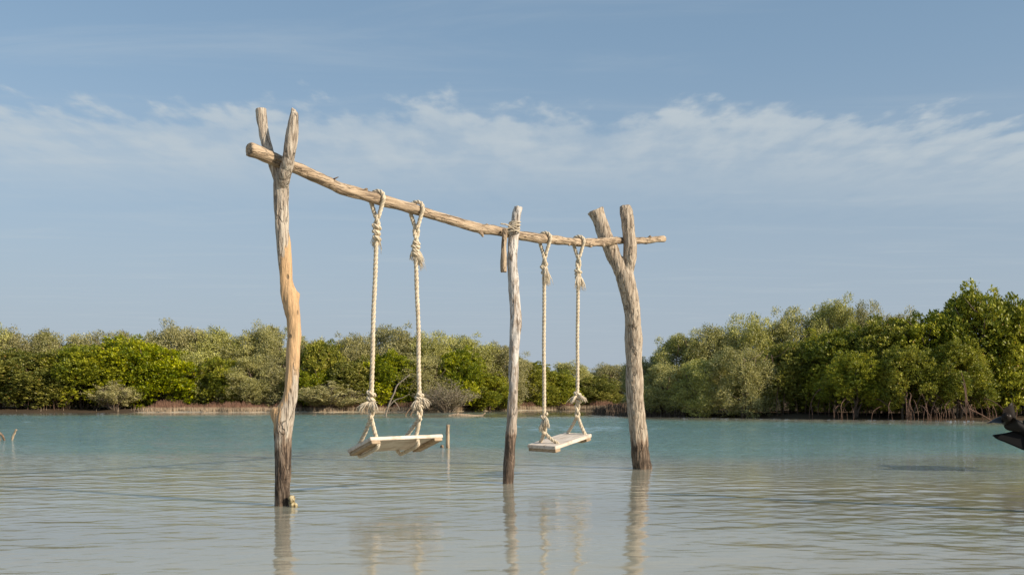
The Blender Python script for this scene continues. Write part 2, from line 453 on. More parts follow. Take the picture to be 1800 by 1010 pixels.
post_a = build_post('forked_post', 497, D1, [
    [(502, 300, 22, -0.08), (498, 312, 25, -0.03), (494, 322, 26), (495, 368, 24.5), (497, 412, 23), (499, 445, 21.5), (501, 470, 21.5), (503, 499, 23), (510, 529, 28), (516, 559, 23),
     (517, 588, 22), (515.5, 618, 22.5), (514.6, 648, 21.5), (512.6, 678, 23), (507, 707, 26), (501, 728, 33), (498, 750, 32), (497, 799, 28.5), (497, 843, 26.5), (497, 888, 25.5), (497, 960, 26)],
    [(494, 335, 20, 0.0), (490, 312, 19, 0.0), (481, 292, 16.5, 0.0), (472, 266, 16, -0.01), (464, 234, 16.5, -0.01), (460, 212, 17, -0.01), (458, 191, 17.5, -0.01)],
    [(494, 330, 22, 0.0), (502, 302, 22, -0.08), (508, 273, 21.5, -0.12), (513, 240, 21, -0.12), (516.5, 212, 19, -0.12), (517, 200, 15, -0.12), (513, 189, 4, -0.12)],
    [(512, 540, 24), (518, 526, 15), (521.5, 514, 9.5)],
    [(500, 752, 28), (491, 734, 24), (484.5, 717, 19)],
    [(498, 300, 10, -0.02), (492, 316, 16, 0.0), (493, 330, 18, 0)],
], M_post_a, 1)
tag(post_a, 'tall crooked forked post nearest the camera, bare tan wood in its middle', 'post')
# encrusted lump at the foot of the near post
g = Geo()
rl = random.Random(4)
for k in range(16):
    c = wpt(515 + rl.uniform(-5, 5), 880 + rl.uniform(-7, 10), D1 - 0.05 + rl.uniform(-0.02, 0.02)) - post_a.location
    r = rl.uniform(0.010, 0.020)
    g.tube([c + Vector((0, 0, -r)), c + Vector((0, 0, -r * 0.6)), c, c + Vector((rl.uniform(-.005, .005), 0, r * 0.6)), c + Vector((0, 0, r))], [r * .3, r * .8, r, r * .8, r * .25], 7)
M_oyster, t = new_mat('oyster_shell')
pos = t.n('ShaderNodeTexCoord').outputs['Object']
col = t.ramp(t.noise(pos, 45.0, 4.0), [(0.35, (0.10, 0.07, 0.03)), (0.5, (0.42, 0.34, 0.18)), (0.7, (0.62, 0.54, 0.36))])
t.n('ShaderNodeOutputMaterial', {'Surface': t.n('ShaderNodeBsdfPrincipled', {'Base Color': col, 'Roughness': 0.7})})
tag(link('oyster_clump', g.mesh('oyster_clump'), M_oyster, post_a), 'yellowish crust of oysters at the waterline')

post_b = build_post('slim_post', 893.5, D2, [
    [(911, 363, 14.5, 0.04), (909, 372, 15, 0.04), (906, 388, 15.5, 0.04), (904, 402, 17, 0.04), (901.5, 424, 18.5, 0.03), (900.7, 453, 17), (901.2, 474, 17.5), (904, 515, 17.5), (906.5, 550, 19), (905.5, 575, 20),
     (904, 602, 18), (903, 624, 17.5), (902, 669, 16.5), (900.5, 713, 17.5), (899.5, 747, 18), (897.5, 768, 18.5), (896, 785, 18.5), (895, 806, 19), (894, 830, 18.5), (893.5, 850, 18.5), (893, 905, 19)],
    [(903, 590, 10), (908, 583, 8), (912, 578, 6)],
], M_post_b, 2, 0.0065)
tag(post_b, 'slim straight pale post in the middle, lashed to the beam with cord', 'post')

post_c = build_post('forked_post', 1128, D3, [
    [(1092, 470, 24, -0.30), (1098, 484, 31, -0.30), (1102, 500, 30.5, -0.29), (1106, 515, 29.5, -0.28), (1110.6, 540, 29.5, -0.25), (1113, 565, 28, -0.22), (1113.6, 580, 28.5, -0.2), (1114, 600, 30, -0.18), (1114, 620, 29, -0.16), (1114.5, 640, 28, -0.14), (1115, 660, 30, -0.12), (1116.6, 700, 29, -0.09),
     (1118, 722, 31, -0.07), (1120.5, 742, 30, -0.05), (1124, 772, 30, -0.03), (1126, 806, 31.5, -0.01), (1129, 824, 33), (1131, 860, 34)],
    [(1100, 490, 25, -0.30), (1091, 474, 25, -0.31), (1081, 453, 25, -0.32), (1072, 433, 26, -0.33), (1063, 412, 25.5, -0.33), (1055, 390, 24.5, -0.33), (1049, 376, 26.5, -0.33), (1046.5, 370, 29, -0.33)],
    [(1100, 492, 22, -0.30), (1104, 472, 21, -0.31), (1106.5, 453, 23, -0.33), (1107.5, 433, 22.5, -0.34), (1106, 412, 22, -0.34), (1102.5, 385, 22.5, -0.34), (1099, 368, 21.5, -0.34), (1098, 361.5, 19, -0.34)],
], M_post_c, 3)
tag(post_c, 'thick forked post furthest back, its foot dark and stained', 'post')

BK, BP0 = -7.774e-5, 497.0
def beam_d(px): return 1.0 / (1.0 / D1 + BK * (px - BP0))
beam_px = [(437, 262.5, 24.5), (459, 270.5, 24.5), (489, 282.5, 23), (534, 301.5, 20.5), (560, 313, 19.5), (578, 321, 20), (600, 331, 20.5), (623, 338.5, 20.5), (652, 346.5, 20), (691, 357, 19.5), (727, 366.5, 19.5), (763, 378, 18.5), (800, 389, 17.5),
           (830, 398, 16.8), (850, 402.5, 16.5), (871, 405, 16.5), (916, 414, 15.5), (953, 419.5, 16), (984, 423, 14.8), (1012, 425.5, 14.5), (1035, 426, 15), (1066, 424.5, 13.3), (1087, 422, 12.2), (1128, 423, 12.4), (1150, 421, 12), (1167, 420, 12)]
b0 = wpt(437, 262.5, beam_d(437)); b1 = wpt(1167, 420, beam_d(1167))
axis = (b1 - b0).normalized()
bm_rot = axis.to_track_quat('Z', 'Y').to_matrix().to_4x4()
bm_mat = Matrix.Translation(b0) @ bm_rot
bm_inv = bm_mat.inverted()
g = Geo()
P = []
for px, py, wd in beam_px:
    d = beam_d(px); p = bm_inv @ wpt(px, py, d); P.append((p.x, p.y, p.z, wd / 2 / FPX * d * 0.97))
Cb = catmull(P, 0.03)
g.tube(Cb[:, :3], Cb[:, 3], 18)
def stub(px0, py0, px1, py1, w0, w1, dd=-0.02):
    d = beam_d(px0) + dd
    a = bm_inv @ wpt(px0, py0, d); b = bm_inv @ wpt(px1, py1, d - 0.02)
    g.tube([a, a.lerp(b, 0.5), b], [w0 / 2 / FPX * d, (w0 * .6 + w1 * .4) / 2 / FPX * d, w1 / 2 / FPX * d], 8)
stub(842, 402, 850, 416, 11, 4); stub(1033, 426, 1040, 434, 12, 6); stub(1000, 424, 1001, 432, 7, 3); stub(1138, 421, 1144, 414, 8, 4); stub(855, 399, 856, 394, 8, 3)
stub(1058, 426, 1062, 433, 8, 4); stub(640, 338, 646, 331, 9, 3)
me = remesh(g.mesh('beam'), 0.0075)
roughen(me, (13, 13, 4.0), 0.009, 0.006, 45.0, 5)
beam = link('crossbeam', me, M_beam)
beam.matrix_world = bm_mat
tag(beam, 'long weathered branch laid as a crossbeam through the forked posts', 'beam')
g = Geo()
a = bm_inv @ wpt(586, 315, beam_d(586) - 0.03); b = bm_inv @ wpt(595, 311, beam_d(590) - 0.06)
g.tube([a, a.lerp(b, .5), b], [0.006, 0.005, 0.003], 6)
link('twig', g.mesh('twig'), M_stick, beam)


# ------------------------------------------------------------------ ropes
def rope_into(g, path, R, pitch=0.12, phase=0.0, sides=6, strands=3):
    C = catmull(path, pitch / 9.0)
    n = len(C)
    T = np.gradient(C, axis=0); T /= np.linalg.norm(T, axis=1)[:, None] + 1e-12
    N = np.cross(T[0], [0.3, 0.9, 0.2]); N /= np.linalg.norm(N)
    L = np.concatenate([[0], np.cumsum(np.linalg.norm(np.diff(C, axis=0), axis=1))])
    Ns, Bs = [], []
    for i in range(n):
        N = N - T[i] * np.dot(N, T[i]); N /= np.linalg.norm(N); Ns.append(N); Bs.append(np.cross(T[i], N))
    Ns, Bs = np.array(Ns), np.array(Bs)
    for s in range(strands):
        a = L / pitch * 2 * math.pi + phase + s * 2 * math.pi / strands
        S = C + 0.50 * R * (np.cos(a)[:, None] * Ns + np.sin(a)[:, None] * Bs)
        g.tube(S, 0.56 * R, sides)

def fray_into(g, c, direction, length, spread, n, rnd, width=0.0035):
    c = Vector(c); dv = Vector(direction).normalized()
    for k in range(n):
        off = Vector((rnd.gauss(0, 1), rnd.gauss(0, 1), rnd.gauss(0, .4))) * spread
        l = length * rnd.uniform(0.55, 1.1)
        p0 = c + off * 0.25
        p1 = c + dv * l * 0.45 + off * 0.9
        p2 = c + dv * l * 0.8 + off * 1.3 + Vector((0, 0, -0.12 * l))
        p3 = c + dv * l + off * 1.35 + Vector((rnd.uniform(-.01, .01), rnd.uniform(-.01, .01), -0.35 * l))
        wv = width * rnd.uniform(0.7, 1.5)
        g.tube([p0, p1, p2, p3], [wv * 1.3, wv * 1.2, wv, wv * 0.4], 5)

ROPE_R = 0.0178
beam_n = Vector((axis.y, -axis.x, 0)).normalized()          # horizontal, towards the camera

def beam_at(px):
    ps = [q[0] for q in beam_px]
    py = float(np.interp(px, ps, [q[1] for q in beam_px])); wd = float(np.interp(px, ps, [q[2] for q in beam_px]))
    d = beam_d(px)
    return wpt(px, py, d), wd / 2 / FPX * d

def hang_rope(root, px, top_knot_y, low_px, low_knot_y, split_y, front, back, under, seed, fray_low=1):
    """one suspension rope: loop over the beam, twisted pair, frayed knot, single rope, lower knot, sling round the seat"""
    rnd = random.Random(seed)
    C, rb = beam_at(px)
    d = C.y
    o = root.location
    rr = rb + ROPE_R * 0.9
    joint = C - Vector((0, 0, rb + 0.085))
    kn = wpt(px, top_knot_y, d); kn.x = C.x - 0.005
    low = wpt(low_px, low_knot_y, d)
    split = wpt(low_px, split_y, d)
    # loop over the beam
    Z = Vector((0, 0, 1))
    side = axis * 0.012
    loop = [joint - beam_n * 0.012 - Vector((0, 0, .02)), C - beam_n * rr * 0.75 - Z * rr * 0.75 - side, C - beam_n * rr - side, C - beam_n * rr * 0.72 + Z * rr * 0.72 - side, C + Z * rr, C + beam_n * rr * 0.72 + Z * rr * 0.72 + side,
            C + beam_n * rr + side, C + beam_n * rr * 0.72 - Z * rr * 0.75 + side, joint + beam_n * 0.012 - Vector((0, 0, .02))]
    g = Geo()
    rope_into(g, [p - o for p in loop], ROPE_R * 0.95, 0.10, seed)
    # twisted pair from the joint to the knot
    L = (joint - kn).length
    n = 26
    for s in (0, 1):
        path = []
        for i in range(n + 1):
            f = i / n; a = f * L / 0.24 * 2 * math.pi + s * math.pi + seed
            p = joint.lerp(kn, f) + Vector((math.cos(a), math.sin(a), 0)) * ROPE_R * 0.72
            path.append(p - o)
        rope_into(g, path, ROPE_R * 0.95, 0.10, seed + s)
    # single rope down
    mid = kn.lerp(low, 0.5) + Vector((rnd.uniform(-.006, .006), 0, 0))
    rope_into(g, [kn + Vector((0, 0, .03)) - o, kn.lerp(low, 0.25) - o, mid - o, kn.lerp(low, 0.75) - o, low - o], ROPE_R, 0.105, seed * 1.7)
    # lower twisted pair
    L = (low - split).length
    for s in (0, 1):
        path = []
        for i in range(13):
            f = i / 12; a = f * L / 0.16 * 2 * math.pi + s * math.pi
            path.append(low.lerp(split, f) + Vector((math.cos(a), math.sin(a), 0)) * ROPE_R * 0.75 - o)
        rope_into(g, path, ROPE_R * 0.85, 0.10, s)
    # sling
    fr, bk = Vector(front), Vector(back); un = Vector(under)
    sling = [split + Vector((0, 0, .02)), split.lerp(fr, 0.5), fr + Vector((0, 0, .0)), fr + un * 0.9, fr.lerp(bk, 0.15) + un * 1.12, fr.lerp(bk, 0.5) + un * 1.15, fr.lerp(bk, 0.85) + un * 1.12, bk + un * 0.9, bk, split.lerp(bk, 0.5), split + Vector((0, 0, .02))]
    rope_into(g, [p - o for p in sling], ROPE_R * 0.95, 0.10, 0.4)
    rope = link('rope', g.mesh('rope'), M_rope, root)
    # knots: a couple of fat wraps
    for kp, up in ((kn, 1), (low, 0)):
        g = Geo()
        n = 30
        path = []
        for i in range(n + 1):
            f = i / n; a = f * (2.4 + 0.5 * (seed % 3)) * 2 * math.pi + seed * 1.9
            path.append(kp - o + Vector((math.cos(a) * ROPE_R * (1.2 + 0.25 * math.sin(7 * f)), math.sin(a) * ROPE_R * (1.2 + 0.2 * math.cos(5 * f)), (0.075 - 0.12 * f) * (0.85 + 0.2 * (seed % 2)))))
        rope_into(g, path, ROPE_R * 0.88, 0.09, seed)
        link('knot', g.mesh('knot'), M_rope, rope)
        for q in range(rnd.choice((2, 3, 3)) if up else 2):
            g = Geo()
            a = rnd.uniform(0, 6.283) if up else (rnd.uniform(-0.9, 0.2) if q else rnd.uniform(2.9, 4.0))
            sd_ = Vector((math.cos(a), math.sin(a), 0))
            drop = rnd.uniform(0.75, 1.3) if up else rnd.uniform(0.35, 1.4)
            st = kp - o + sd_ * 0.016 + Vector((0, -0.012, rnd.uniform(0.0, 0.05)))
            fray_into(g, st, sd_ * rnd.uniform(0.15, 0.4 if up else 0.9) - Vector((0, 0.1, drop)), rnd.uniform(0.075, 0.13) if up else rnd.uniform(0.06, 0.095), rnd.uniform(0.008, 0.013), 48, rnd, 0.0022)
            link('frayed_end', g.mesh('frayed_end'), M_fray, rope)
    return rope

def seat_board(root, corner, ux, uy, length, width, thick, seed):
    """plank whose long side runs along ux from the corner and short side along uy; battens below both ends"""
    uz = ux.cross(uy).normalized()
    if uz.z < 0: uz = -uz
    M = Matrix((ux, uy, uz)).transposed().to_4x4()
    org = corner - root.location
    rnd = random.Random(seed)
    def board(name, x0, x1, y0, y1, z0, z1, mat, nx):
        bm = bmesh.new()
        bmesh.ops.create_cube(bm, size=1.0)
        for vv_ in bm.verts:
            vv_.co = Vector((x0 + (vv_.co.x + .5) * (x1 - x0), y0 + (vv_.co.y + .5) * (y1 - y0), z0 + (vv_.co.z + .5) * (z1 - z0)))
        bmesh.ops.bevel(bm, geom=bm.edges[:], offset=0.0035, segments=2, affect='EDGES')
        long_e = [e for e in bm.edges if e.calc_length() > max((x1 - x0), (y1 - y0)) * 0.8]
        bmesh.ops.subdivide_edges(bm, edges=long_e, cuts=nx, use_grid_fill=True)
        for vv_ in bm.verts:
            q = vv_.co * 9 + Vector((seed, 0, 0))
            vv_.co += Vector((mnoise.noise(q), mnoise.noise(q + Vector((5, 1, 2))), mnoise.noise(q + Vector((1, 7, 3))))) * 0.0022
        me = bpy.data.meshes.new(name); bm.to_mesh(me); bm.free()
        o = link(name, me, mat, root, smooth=False)
        o.matrix_local = Matrix.Translation(org) @ M
        return o
    board('seat', 0, length, 0, width, -thick, 0, M_seat, 14)
    for x0 in (0.008, length - 0.10):
        board('batten', x0, x0 + 0.09, 0.004, width - 0.006, -thick * 1.9, -thick - 0.001, M_batten, 8)
    return uz

# swing in front: seat tipped back so that its underside shows
c0 = wpt(650.5, 767.5, 7.60); c1 = wpt(778, 762.5, 8.17)
ux = (c1 - c0).normalized()
hz = Vector((-ux.y, ux.x, 0)).normalized()
uy = (hz * math.cos(R_(21)) - Vector((0, 0, math.sin(R_(21))))).normalized()
uy = (uy - ux * uy.dot(ux)).normalized()
sw1 = empty('swing', Vector((c0.x, c0.y, 0)))
len1, wid1, th1 = (c1 - c0).length, 0.30, 0.028
uz1 = seat_board(sw1, c0, ux, uy, len1, wid1, th1, 1)
for px, ty, lp, ly, sy, fx, sd in ((663, 412, 652.5, 705, 737, 0.085, 1), (732, 440, 737.5, 706, 738, 0.50, 2)):
    fr = c0 + ux * fx + uy * 0.028
    bk = c0 + ux * fx + uy * (wid1 - 0.03)
    hang_rope(sw1, px, ty, lp, ly, sy, fr, bk, -uz1 * 0.066, sd)
tag(sw1, 'nearer rope swing on the left, its plank seat tipped to show the underside', 'swing', 'rope swings hung from the crossbeam')

A = wpt(929.6, 780, 9.29); B = wpt(976, 784, 9.10); Cc = wpt(1040, 762, 9.66)
ux = (Cc - B).normalized(); uy = (A - B); uy = (uy - ux * uy.dot(ux)).normalized()
sw2 = empty('swing', Vector((B.x, B.y, 0)))
len2, wid2, th2 = (Cc - B).length, (A - B).length, 0.033
uz2 = seat_board(sw2, B, ux, uy, len2, wid2, th2, 9)
for px, ty, lp, ly, sy, fx, sd in ((957.5, 478, 956.5, 741, 763, 0.13, 3), (1017, 485, 1015, 700, 733, 0.64, 4)):
    fr = B + ux * fx + uy * 0.05
    bk = B + ux * fx + uy * (wid2 - 0.06)
    hang_rope(sw2, px, ty, lp, ly, sy, fr, bk, -uz2 * 0.062, sd)
tag(sw2, 'further rope swing beside the thick post, flat bleached plank seat seen from above', 'swing', 'rope swings hung from the crossbeam')

# cord lashing on the slim post and the splint beside it
g = Geo()
def ring(py, px, wx, tilt, d=D2, R=0.006):
    c = wpt(px, py, d) - post_b.location
    pts = [(c.x + math.cos(a) * wx, c.y + math.sin(a) * wx, c.z + tilt * math.cos(a) + 0.004 * math.sin(a * 2)) for a in np.linspace(0, 2 * math.pi, 26)]
    rope_into(g, pts, R, 0.04, py, 5)
for i, (py, tl) in enumerate(((391, .004), (394, -.006), (397, .006), (400, -.01), (404, -.02), (407, .014))):
    ring(py, 905.0 - (py - 391) * 0.12, 0.049, tl)
pa = wpt(899, 399, D2 - 0.05) - post_b.location; pb = wpt(880, 393, D2 - 0.06) - post_b.location; pc = wpt(887, 404, D2 - 0.05) - post_b.location
rope_into(g, [pa, pa.lerp(pb, .5) + Vector((0, 0, .008)), pb], 0.007, 0.04, 0, 5)
rope_into(g, [pa, pa.lerp(pc, .5), pc, pc + Vector((-0.006, 0, -.08))], 0.006, 0.04, 1, 5)
pd = wpt(900, 405, D2 - 0.05) - post_b.location; pe = wpt(884, 409, D2 - 0.03) - post_b.location
rope_into(g, [pd, pd.lerp(pe, .5), pe, pe + Vector((-.03, 0.12, 0.02))], 0.006, 0.04, 1, 5)
tag(link('lashing', g.mesh('lashing'), M_fray, post_b), 'thin white cord wound round the post and beam')
g = Geo()
base = wpt(885.5, 478, D2 - 0.09)
sp_root = base.copy()
limb(g, sp_root, [(887, 402, 9), (886.5, 420, 10), (885.5, 450, 10.5), (885.5, 478, 11)], D2 - 0.09, 10)
me = remesh(g.mesh('splint'), 0.006); roughen(me, (30, 30, 4), 0.008, 0.0, 50, 8)
o = link('wood_splint', me, M_beam); o.location = sp_root
tag(o, 'short split stick tied upright beside the slim middle post', 'stick')


# ------------------------------------------------------------------ mangroves
def leaf_material(name, trans, rough, spec):
    m, t = new_mat(name)
    at = t.n('ShaderNodeAttribute', attribute_name='tint').outputs['Color']
    rnd = t.n('ShaderNodeObjectInfo').outputs['Random']
    hs = t.n('ShaderNodeHueSaturation', {'Hue': t.m('ADD', 0.49, t.m('MULTIPLY', rnd, 0.02)), 'Saturation': t.m('ADD', 0.88, t.m('MULTIPLY', rnd, 0.2)), 'Value': t.m('ADD', 0.85, t.m('MULTIPLY', rnd, 0.3)), 'Color': at}).outputs[0]
    bs = t.n('ShaderNodeBsdfPrincipled', {'Base Color': hs, 'Roughness': rough, 'Specular IOR Level': spec})
    tr = t.n('ShaderNodeBsdfTranslucent', {'Color': t.mix(0.5, hs, (0.30, 0.34, 0.04))})
    t.n('ShaderNodeOutputMaterial', {'Surface': t.n('ShaderNodeMixShader', {0: trans, 1: bs, 2: tr})})
    return m
M_leaf_r = leaf_material('glossy_green_leaf', 0.32, 0.42, 0.4)
M_leaf_g = leaf_material('grey_green_leaf', 0.26, 0.6, 0.3)
M_bark = wood_material('mangrove_bark', (0.26, 0.19, 0.14), (0.17, 0.12, 0.085), (0.07, 0.05, 0.035))
M_root = wood_material('mangrove_root', (0.24, 0.145, 0.10), (0.15, 0.09, 0.062), (0.055, 0.032, 0.022))

def crown_mesh(kind, seed):
    """a crown about 4 m tall and 3.6 m wide made of leaf rosettes on many clumps"""
    r = np.random.default_rng(seed)
    P = {'R': dict(N=86, per=78, leaves=7, L=0.118, Wd=0.056, cl=(0.26, 0.60)),
         'G': dict(N=80, per=92, leaves=8, L=0.092, Wd=0.036, cl=(0.24, 0.60)),
         'D': dict(N=46, per=46, leaves=6, L=0.07, Wd=0.022, cl=(0.3, 0.6))}[kind]
    N = P['N']
    zt = r.random(N) ** 0.9
    prof = np.interp(zt, [0, 0.15, 0.45, 0.75, 1.0], [1.40, 1.45, 1.42, 1.15, 0.50])
    ang = r.random(N) * 2 * math.pi
    rad = prof * np.sqrt(r.uniform(0.30, 1.0, N))
    cz = 0.35 + zt * 3.0
    cx, cy = rad * np.cos(ang), rad * np.sin(ang)
    cr = r.uniform(*P['cl'], N) * np.where(zt > 0.85, 0.75, 1)
    # a few shoots standing out of the outline
    ns = 8
    a2 = r.random(ns) * 6.283; z2 = r.uniform(0.5, 1.0, ns)
    pr2 = np.interp(z2, [0, 0.45, 0.75, 1.0], [1.4, 1.6, 1.25, 0.7])
    cx = np.concatenate([cx, pr2 * np.cos(a2)]); cy = np.concatenate([cy, pr2 * np.sin(a2)]); cz = np.concatenate([cz, 0.7 + z2 * 3.05]); cr = np.concatenate([cr, r.uniform(0.16, 0.3, ns)])
    N += ns
    cen = np.stack([cx, cy, cz], 1)
    bright = r.random(N)
    n_t = np.maximum(8, (P['per'] * (cr / 0.45) ** 2)).astype(int)
    ci = np.repeat(np.arange(N), n_t); T = len(ci)
    dv = r.normal(size=(T, 3)); dv /= np.linalg.norm(dv, axis=1)[:, None]
    dv[:, 2] = np.where(r.random(T) < 0.45, np.abs(dv[:, 2]), dv[:, 2])
    sh = cr[ci] * np.where(r.random(T) < 0.8, r.uniform(0.80, 1.05, T), r.uniform(0.4, 0.8, T))
    pos = cen[ci] + dv * sh[:, None] * np.array([0.88, 0.88, 1.25])
    pos[:, 2] = np.maximum(pos[:, 2], 0.08)
    outw = pos - np.array([0, 0, 1.6]); outw[:, 2] *= 0.5
    outw /= np.linalg.norm(outw, axis=1)[:, None]
    up = dv * 0.45 + outw * 0.45 + np.array([0, 0, 0.85]) + r.normal(0, 0.22, (T, 3))
    up /= np.linalg.norm(up, axis=1)[:, None]
    ti = np.repeat(np.arange(T), P['leaves']); n = len(ti)
    U = up[ti]
    rv = r.normal(size=(n, 3)); pv = rv - U * (rv * U).sum(1)[:, None]; pv /= np.linalg.norm(pv, axis=1)[:, None]
    th = r.uniform(0.15, 0.95, n) if kind == 'R' else r.uniform(0.15, 1.1, n)
    ax = U * np.cos(th)[:, None] + pv * np.sin(th)[:, None]
    sd = np.cross(ax, U); sd /= np.linalg.norm(sd, axis=1)[:, None] + 1e-9
    nm = np.cross(sd, ax)
    L = P['L'] * r.uniform(0.7, 1.2, n); Wd = P['Wd'] * r.uniform(0.75, 1.2, n)
    jit = r.normal(0, 0.035 if kind == 'R' else 0.06, (n, 3))
    b0_ = pos[ti] + jit + ax * 0.015
    tip = b0_ + ax * L[:, None] - np.array([0, 0, 1]) * (L * 0.12)[:, None]
    midp = b0_ + ax * (L * 0.52)[:, None] + nm * (Wd * 0.16)[:, None]
    lf = midp + sd * (Wd * 0.5)[:, None]; rt = midp - sd * (Wd * 0.5)[:, None]
    V = np.stack([b0_, rt, tip, lf], 1).reshape(-1, 3)
    i0 = np.arange(n) * 4
    F = np.stack([np.stack([i0, i0 + 1, i0 + 2], 1), np.stack([i0, i0 + 2, i0 + 3], 1)], 1).reshape(-1, 3)
    me = mesh_np('crown', V, F)
    q = r.random(n)[:, None]; qb = (bright[ci][ti] * 0.5 + r.random(T)[ti] * 0.5)[:, None]
    if kind == 'R':
        c = np.array([0.115, 0.155, 0.016]) * (1 - qb) + np.array([0.56, 0.52, 0.04]) * qb ** 1.3
        c = c * (0.86 + 0.54 * q)
        old = r.random(n) < 0.018
        c[old] = np.array([0.42, 0.25, 0.02])
    elif kind == 'G':
        c = np.array([0.20, 0.195, 0.055]) * (1 - qb) + np.array([0.64, 0.58, 0.22]) * qb
        c = c * (0.86 + 0.54 * q)
        pale = r.random(n) < 0.16
        c[pale] = np.array([0.46, 0.44, 0.26])
    else:
        c = np.array([0.20, 0.16, 0.10]) * (1 - qb) + np.array([0.34, 0.30, 0.18]) * qb
        c = c * (0.7 + 0.5 * q)
    c4 = np.concatenate([np.repeat(c, 4, 0), np.ones((n * 4, 1))], 1).astype(np.float32)
    me.attributes.new('tint', 'FLOAT_COLOR', 'POINT').data.foreach_set('color', c4.ravel())
    return me

def trunk_mesh(seed, stems=4):
    r = random.Random(seed); g = Geo()
    for s in range(stems):
        a = r.uniform(0, 6.28); b = r.uniform(0.15, 0.5)
        x, y = math.cos(a) * b, math.sin(a) * b
        pts = [(x * .6, y * .6, -0.15)]
        for z in (0.5, 1.1, 1.8, 2.5, 3.1):
            pts.append((x * (0.6 + z * 0.55) + r.uniform(-.12, .12), y * (0.6 + z * 0.55) + r.uniform(-.12, .12), z))
        C = catmull(pts, 0.25)
        g.tube(C, np.linspace(0.065, 0.018, len(C)), 7)
        for k in range(4):
            i = r.randrange(len(C) // 3, len(C) - 1); p = Vector(C[i]); d = Vector((r.gauss(0, 1), r.gauss(0, 1), r.uniform(0.2, 0.8))).normalized()
            g.tube([p, p + d * 0.5, p + d * 0.9 + Vector((0, 0, .2))], [0.022, 0.016, 0.008], 5)
    return g.mesh('trunk')

def root_mesh(seed):
    """one arching prop root leaving the trunk and entering the mud"""
    r = random.Random(seed); g = Geo()
    h = r.uniform(0.55, 1.05); reach = r.uniform(0.55, 1.0)
    pts = [(0.05, 0, h * 1.1), (reach * .35, r.uniform(-.05, .05), h * 1.02), (reach * .75, r.uniform(-.06, .06), h * 0.72), (reach * .97, r.uniform(-.05, .05), h * .3), (reach, 0, -0.25)]
    C = catmull(pts, 0.08); g.tube(C, np.linspace(0.019, 0.011, len(C)), 6)
    if r.random() < 0.6:
        i = len(C) // 2; p = Vector(C[i])
        g.tube([p, p + Vector((-.06, .12, -h * .3)), p + Vector((-.07, .2, -h - .1))], [0.014, 0.012, 0.010], 6)
    return g.mesh('prop_root')

def shrub_meshes(dry, seed):
    """loose bush: many thin stems fanning from the base, leaf tufts strung along them"""
    r = np.random.default_rng(seed); rr = random.Random(seed)
    g = Geo(); P, D = [], []
    for s in range(70):
        a = r.random() * 6.283; tl = r.uniform(0.05, 1.0) ** 0.7; h = r.uniform(2.2, 3.9) * (1.05 - 0.5 * tl)
        x, y = math.cos(a) * tl * 1.7, math.sin(a) * tl * 1.7
        pts = [(x * .12, y * .12, -0.1), (x * .45 + r.normal(0, .06), y * .45 + r.normal(0, .06), h * .45), (x * .8 + r.normal(0, .1), y * .8 + r.normal(0, .1), h * .8), (x + r.normal(0, .12), y + r.normal(0, .12), h)]
        C = catmull(pts, 0.12); g.tube(C, np.linspace(0.03, 0.010, len(C)), 4)
        m = len(C)
        for k in range(6 if dry else 4):
            i = rr.randrange(m // 3, m); p = Vector(C[i]); d = Vector((r.normal(), r.normal(), r.uniform(0.2, 1))).normalized() * r.uniform(.2, .5)
            q = p + d; g.tube([p, p + d * .5, q], [0.012, 0.010, 0.006], 3)
            P += [p.lerp(q, f) for f in (.4, .7, 1.0)]; D += [d.normalized()] * 3
        P += [C[i] for i in range(m // 3, m)]; D += [(C[min(i + 1, m - 1)] - C[max(i - 1, 0)]) for i in range(m // 3, m)]
    P = np.array([tuple(p) for p in P]); D = np.array([tuple(d) for d in D]); D /= np.linalg.norm(D, axis=1)[:, None] + 1e-9
    k = 3 if dry else 9
    ti = np.repeat(np.arange(len(P)), k); n = len(ti); U = D[ti]
    rv = r.normal(size=(n, 3)); pv = rv - U * (rv * U).sum(1)[:, None]; pv /= np.linalg.norm(pv, axis=1)[:, None]
    th = r.uniform(0.3, 1.3, n); ax = U * np.cos(th)[:, None] + pv * np.sin(th)[:, None]
    sd = np.cross(ax, rv); sd /= np.linalg.norm(sd, axis=1)[:, None] + 1e-9
    L = r.uniform(.10, .17, n) * (0.75 if dry else 1); W_ = L * 0.4
    b = P[ti] + r.normal(0, 0.07, (n, 3)); m_ = b + ax * (L * .5)[:, None]
    V = np.stack([b, m_ - sd * (W_ * .5)[:, None], b + ax * L[:, None], m_ + sd * (W_ * .5)[:, None]], 1).reshape(-1, 3)
    i0 = np.arange(n) * 4
    F = np.stack([np.stack([i0, i0 + 1, i0 + 2], 1), np.stack([i0, i0 + 2, i0 + 3], 1)], 1).reshape(-1, 3)
    me = mesh_np('crown', V, F)
    q = r.random(n)[:, None]
    c = (np.array([0.32, 0.25, 0.15]) * (1 - q) + np.array([0.52, 0.45, 0.29]) * q) if dry else (np.array([0.34, 0.32, 0.10]) * (1 - q) + np.array([0.70, 0.62, 0.28]) * q)
    c4 = np.concatenate([np.repeat(c, 4, 0), np.ones((n * 4, 1))], 1).astype(np.float32)
    me.attributes.new('tint', 'FLOAT_COLOR', 'POINT').data.foreach_set('color', c4.ravel())
    st = g.mesh('stems')
    return me, st
CROWNS = {'R': [crown_mesh('R', 10 + i) for i in range(4)], 'G': [crown_mesh('G', 30 + i) for i in range(4)], 'D': [], 'S': []}
for k, ms in CROWNS.items():
    for m_ in ms: m_.materials.append(M_leaf_r if k == 'R' else M_leaf_g)
STEMS = {}
for k_, dry_, sd_ in (('S', False, 61), ('D', True, 62)):
    c_, st_ = shrub_meshes(dry_, sd_)
    c_.materials.append(M_leaf_g); st_.materials.append(M_grey)
    CROWNS[k_].append(c_); STEMS[k_] = st_
